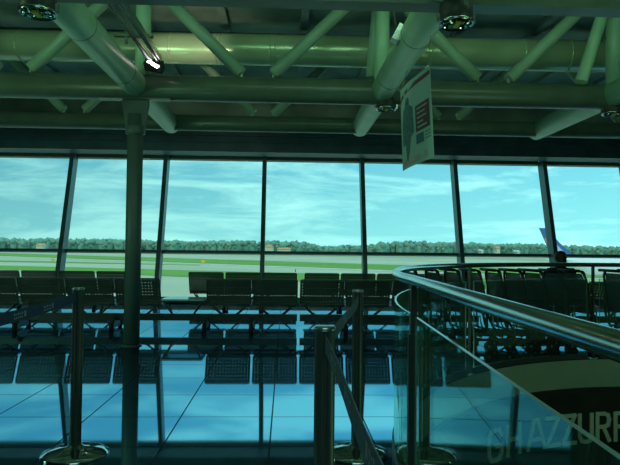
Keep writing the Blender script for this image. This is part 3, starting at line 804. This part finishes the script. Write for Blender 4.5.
# ------------------------------------------------------------------ luggage trolleys nested beyond the railing
def trolley_proto():
    e = empty('luggage_trolley', (0, 0, 0))
    w = .28
    m = MB(); m.tube(rounded([(.02, -w, .30), (.0, -w, .60), (-.075, -w, .975), (-.075, w, .975), (.0, w, .60), (.02, w, .30)], .15, 8), .015, 10); m.build('back_frame', M['trolley'], e)
    m = MB(); m.add([(.012, -w+.015, .44), (.012, w-.015, .44), (.0, w-.012, .62), (-.045, w-.018, .83), (-.068, w-.08, .94), (-.068, -w+.08, .94), (-.045, -w+.018, .83), (.0, -w+.012, .62)], [tuple(range(8))])
    m.build('back_panel', M['trolley_panel'], e, uvplane=((0, 1, 0), (0, 0, 1)))
    m = MB(); m.tube([(-.13, -w+.02, .975), (-.13, w-.02, .975)], .019, 12)
    for s in (-1, 1): m.tube(rounded([(-.13, s*(w-.04), .975), (-.06, s*(w-.04), .97), (-.03, s*(w-.04), .85)], .03), .011, 8)
    m.build('handle', M['rubber'], e)
    for s in (-1, 1):
        m = MB(); m.tube(rounded([(-.03, s*w*1.02, .80), (-.035, s*w*1.02, .36), (.10, s*w*1.0, .13), (.78, s*.17, .13)], .26, 8), .015, 10); m.build('side_tube', M['trolley'], e)
        m = MB(); m.tube([(.12, s*w*.96, .135), (.07, s*w*.97, .56)], .009, 8); m.build('strut', M['trolley_shiny'], e)
    m = MB()
    for y in (-.12, 0, .12): m.tube(rounded([(.03, y*1.6, .40), (.06, y*1.6, .23), (.78, y, .17)], .08), .008, 8)
    m.tube([(.78, -.17, .16), (.78, .17, .16)], .014, 10); m.tube([(.05, -w, .25), (.05, w, .25)], .012, 10); m.build('platform', M['trolley'], e)
    for x, y in ((.04, -w), (.04, w), (.74, 0)):
        m = MB(); m.lathe([(.02, -.018), (.055, -.018), (.062, -.01), (.062, .01), (.055, .018), (.02, .018)], (x, y, .062), 20, 0, Matrix.Rotation(PI/2, 3, 'X')); wh = m.build('wheel', M['rubber'], e)
        m = MB(); m.lathe([(.004, -.022), (.016, -.021), (.016, .021), (.004, .022)], (x, y, .062), 12, 0, Matrix.Rotation(PI/2, 3, 'X')); m.build('hub', M['trolley_shiny'], wh)
    m = MB(); m.box((.12, 0, .52), (.22, .40, .012)); 
    m.tube(rounded([(.0, -.2, .50), (.24, -.2, .53), (.24, .2, .53), (.0, .2, .50)], .05), .009, 8); m.tube(rounded([(.0, -.2, .60), (.24, -.2, .62), (.24, .2, .62), (.0, .2, .60)], .05), .007, 8)
    m.build('basket', M['trolley'], e)
    return e
proto = trolley_proto()
NT = 13
ords = ['first', 'second', 'third', 'fourth', 'fifth', 'sixth', 'seventh', 'eighth', 'ninth', 'tenth', 'eleventh', 'twelfth', 'last']
for i in range(NT):
    o = proto if i == 0 else copy_tree(proto)
    x = 1.62+i*.262
    if i >= 9: x += .30
    jit = random.Random(i)
    o.location = (x, 7.42+.012*i+jit.uniform(-.02, .02), 0); o.rotation_euler = (0, 0, math.radians(jit.uniform(-2, 2)+2))
    tag(o, 'dark luggage trolley nested beyond the railing, %s from the bend end' % ords[i], 'trolley', 'luggage trolleys nested in a row')

# ------------------------------------------------------------------ seated person seen from behind
def person(x, y):
    e_name = 'person'
    verts = []; edges = []; rad = []
    def add(p, r, par=None):
        verts.append(p); rad.append(r)
        if par is not None: edges.append((par, len(verts)-1))
        return len(verts)-1
    pel = add((0, .24, .50), (.15, .13)); sp = add((0, .20, .66), (.15, .11), pel); ch = add((0, .17, .84), (.17, .115), sp)
    nk0 = add((0, .17, .955), (.10, .075), ch); nk = add((0, .18, 1.00), (.052, .055), nk0); hd0 = add((0, .195, 1.06), (.068, .08), nk); hd = add((0, .20, 1.13), (.078, .098), hd0); ht = add((0, .195, 1.20), (.05, .062), hd)
    for s in (-1, 1):
        sh = add((s*.18, .17, .905), (.075, .075), ch); el = add((s*.25, .25, .66), (.05, .05), sh); wr = add((s*.13, .46, .58), (.034, .034), el); hn = add((s*.10, .53, .575), (.038, .022), wr)
        for k, (dx, ln) in enumerate(((-.03, .07), (-.01, .08), (.01, .078), (.03, .06))):
            f1 = add((s*.10+dx*.8, .565, .572), (.011, .011), hn); f2 = add((s*.10+dx, .565+ln*.6, .562), (.0095, .0095), f1); add((s*.10+dx, .565+ln, .548), (.008, .008), f2)
        t1 = add((s*.10-s*.045, .53, .578), (.012, .012), wr); add((s*.10-s*.055, .56, .572), (.010, .010), t1)
        hip = add((s*.10, .30, .48), (.10, .09), pel); kn = add((s*.13, .68, .50), (.065, .065), hip); an = add((s*.13, .74, .10), (.04, .045), kn); to = add((s*.14, .88, .045), (.045, .03), an)
    me = bpy.data.meshes.new('person'); me.from_pydata(verts, edges, [])
    o = bpy.data.objects.new('person', me); COL.objects.link(o); o.location = (x, y, 0)
    md = o.modifiers.new('skin', 'SKIN'); md.use_smooth_shade = True
    for i, d in enumerate(me.skin_vertices[0].data): d.radius = rad[i]
    me.skin_vertices[0].data[0].use_root = True
    o.modifiers.new('sub', 'SUBSURF').levels = 2; o.modifiers['sub'].render_levels = 2
    dg = bpy.context.evaluated_depsgraph_get(); dg.update()
    m2 = bpy.data.meshes.new_from_object(o.evaluated_get(dg))
    o.modifiers.clear(); o.data = m2; m2.name = 'person'
    m2.materials.clear()
    for k in ('cloth', 'skin', 'trouser'): m2.materials.append(M[k])
    for p in m2.polygons:
        c = p.center; p.use_smooth = True
        p.material_index = 1 if (c.z > .985 or (c.y > .49 and .52 < c.z < .62 and abs(c.x) < .2)) else (2 if c.z < .57 else 0)
    tag(o, 'person in a dark jacket seated beyond the trolleys, seen from behind', 'person')
    m = MB(); m.ball((0, .175, 1.135), (.088, .105, .095), 20, 14); m.ball((0, .14, 1.08), (.075, .07, .07), 16, 10); m.build('hair', M['hair'], o)
    m = MB()
    for s in (-1, 1): m.ball((s*.085, .20, 1.11), (.012, .022, .032), 8, 6)
    m.ball((0, .305, 1.10), (.014, .02, .024), 8, 6); m.build('ears_and_nose', M['skin'], o)
    m = MB()
    for s in (-1, 1): m.ball((s*.033, .285, 1.13), (.012, .01, .008), 8, 6)
    m.ball((0, .285, 1.055), (.024, .01, .006), 8, 6); m.build('eyes_and_mouth', M['hair'], o)
    m = MB(); m.lathe([(.060, .985), (.075, .975), (.07, 1.01), (.055, 1.015)], (0, .172, 0), 20); m.build('collar', M['cloth'], o)
    return o
person(sx(563.5, YR1+.1), YR1+.02)

# ------------------------------------------------------------------ light
w = bpy.data.worlds.new('sky'); scene.world = w; w.use_nodes = True
nt = w.node_tree; n = nt.nodes; L = nt.links
bg = n['Background']
tc = n.new('ShaderNodeTexCoord'); sp = n.new('ShaderNodeSeparateXYZ'); L.new(tc.outputs['Generated'], sp.inputs[0])
gr = n.new('ShaderNodeValToRGB'); cr = gr.color_ramp
cr.elements[0].position = 0; cr.elements[0].color = (.22, .62, .62, 1)
cr.elements[1].position = .5; cr.elements[1].color = (.12, .40, .54, 1)
el = cr.elements.new(.14); el.color = (.13, .46, .55, 1)
L.new(sp.outputs['Z'], gr.inputs['Fac'])
mp = n.new('ShaderNodeMapping'); mp.inputs['Scale'].default_value = (2.4, 1.2, 15); mp.inputs['Rotation'].default_value = (0, .16, 0); mp.inputs['Location'].default_value = (.3, 0, .2); L.new(tc.outputs['Generated'], mp.inputs['Vector'])
nz = n.new('ShaderNodeTexNoise'); nz.inputs['Scale'].default_value = 1.6; nz.inputs['Detail'].default_value = 9; nz.inputs['Roughness'].default_value = .62; nz.inputs['Distortion'].default_value = .5
L.new(mp.outputs['Vector'], nz.inputs['Vector'])
cl = n.new('ShaderNodeValToRGB'); cl.color_ramp.elements[0].position = .44; cl.color_ramp.elements[0].color = (0, 0, 0, 1); cl.color_ramp.elements[1].position = .62; cl.color_ramp.elements[1].color = (1, 1, 1, 1)
L.new(nz.outputs['Fac'], cl.inputs['Fac'])
mx = n.new('ShaderNodeMixRGB'); L.new(gr.outputs['Color'], mx.inputs[1]); mx.inputs[2].default_value = (.40, .86, .80, 1)
mm = n.new('ShaderNodeMath'); mm.operation = 'MULTIPLY'; mm.inputs[1].default_value = .75; L.new(cl.outputs['Color'], mm.inputs[0]); L.new(mm.outputs[0], mx.inputs[0])
# sky brightens towards the right (sun side)
az = n.new('ShaderNodeMath'); az.operation = 'MULTIPLY_ADD'; az.inputs[1].default_value = .55; az.inputs[2].default_value = 1.08; L.new(sp.outputs['X'], az.inputs[0])
ml = n.new('ShaderNodeVectorMath'); ml.operation = 'SCALE'; L.new(mx.outputs[0], ml.inputs[0]); L.new(az.outputs[0], ml.inputs['Scale'])
L.new(ml.outputs[0], bg.inputs['Color']); bg.inputs['Strength'].default_value = 1.0

sd = bpy.data.lights.new('sun', 'SUN'); sd.energy = 1.1; sd.color = (1, .97, .85); sd.angle = .02
so = bpy.data.objects.new('sun', sd); COL.objects.link(so); so.rotation_euler = (math.radians(38), 0, math.radians(-25))   # high, behind the building

def area(name, locv, target, size, energy, col, sy=None):
    d = bpy.data.lights.new(name, 'AREA'); d.energy = energy; d.color = col; d.size = size
    if sy: d.shape = 'RECTANGLE'; d.size_y = sy
    o = bpy.data.objects.new(name, d); COL.objects.link(o); o.location = locv
    o.rotation_euler = (V(target)-V(locv)).to_track_quat('-Z', 'Y').to_euler(); return o
GREEN = (.50, 1, .55)
area('left_upward_fill', (-6.2, 4.0, 1.9), (-2.0, 9.0, 4.2), 1.0, 45, GREEN, 1)  # added fill brightening the roof steel from low left, no fixture there
area('stairwell_fill', (4.6, 2.0, -.62), (4.4, 2.6, 3.4), 1.6, 42, GREEN, 3)  # fill added inside the opening to lift the ceiling from below
area('duct_fill', (1.0, 3.7, 4.25), (1.0, 9.0, 3.75), .25, 34, (.48, 1, .56), 7)  # added fill aimed at duct and braces, not a real fitting
bpy.data.objects['duct_fill'].rotation_euler.rotate_axis('Z', PI/2)
area('hall_overhead_fill', (0, .0, 4.5), (0, 5.5, 0), 2.5, 60, (.55, 1, .82), 6)  # unseen overhead fill, added to lift seats, posts and trolleys
sp_ = bpy.data.lights.new('track_floodlight_beam', 'SPOT'); sp_.energy = 40; sp_.color = (1, 1, .7); sp_.spot_size = math.radians(55); sp_.spot_blend = .8; sp_.shadow_soft_size = .06
so_ = bpy.data.objects.new('track_floodlight_beam', sp_); COL.objects.link(so_); so_.location = lp+V((.1, .0, .12)); tgt = atY(185, 50, 8.5)
so_.rotation_euler = (tgt-so_.location).to_track_quat('-Z', 'Y').to_euler()

vs = scene.view_settings
vs.view_transform = 'Standard'; vs.look = 'None'; vs.gamma = 1; vs.exposure = 0.4; vs.use_curve_mapping = False
scene.cycles.max_bounces = 10; scene.cycles.transparent_max_bounces = 24; scene.cycles.glossy_bounces = 6
scene.cycles.caustics_reflective = True
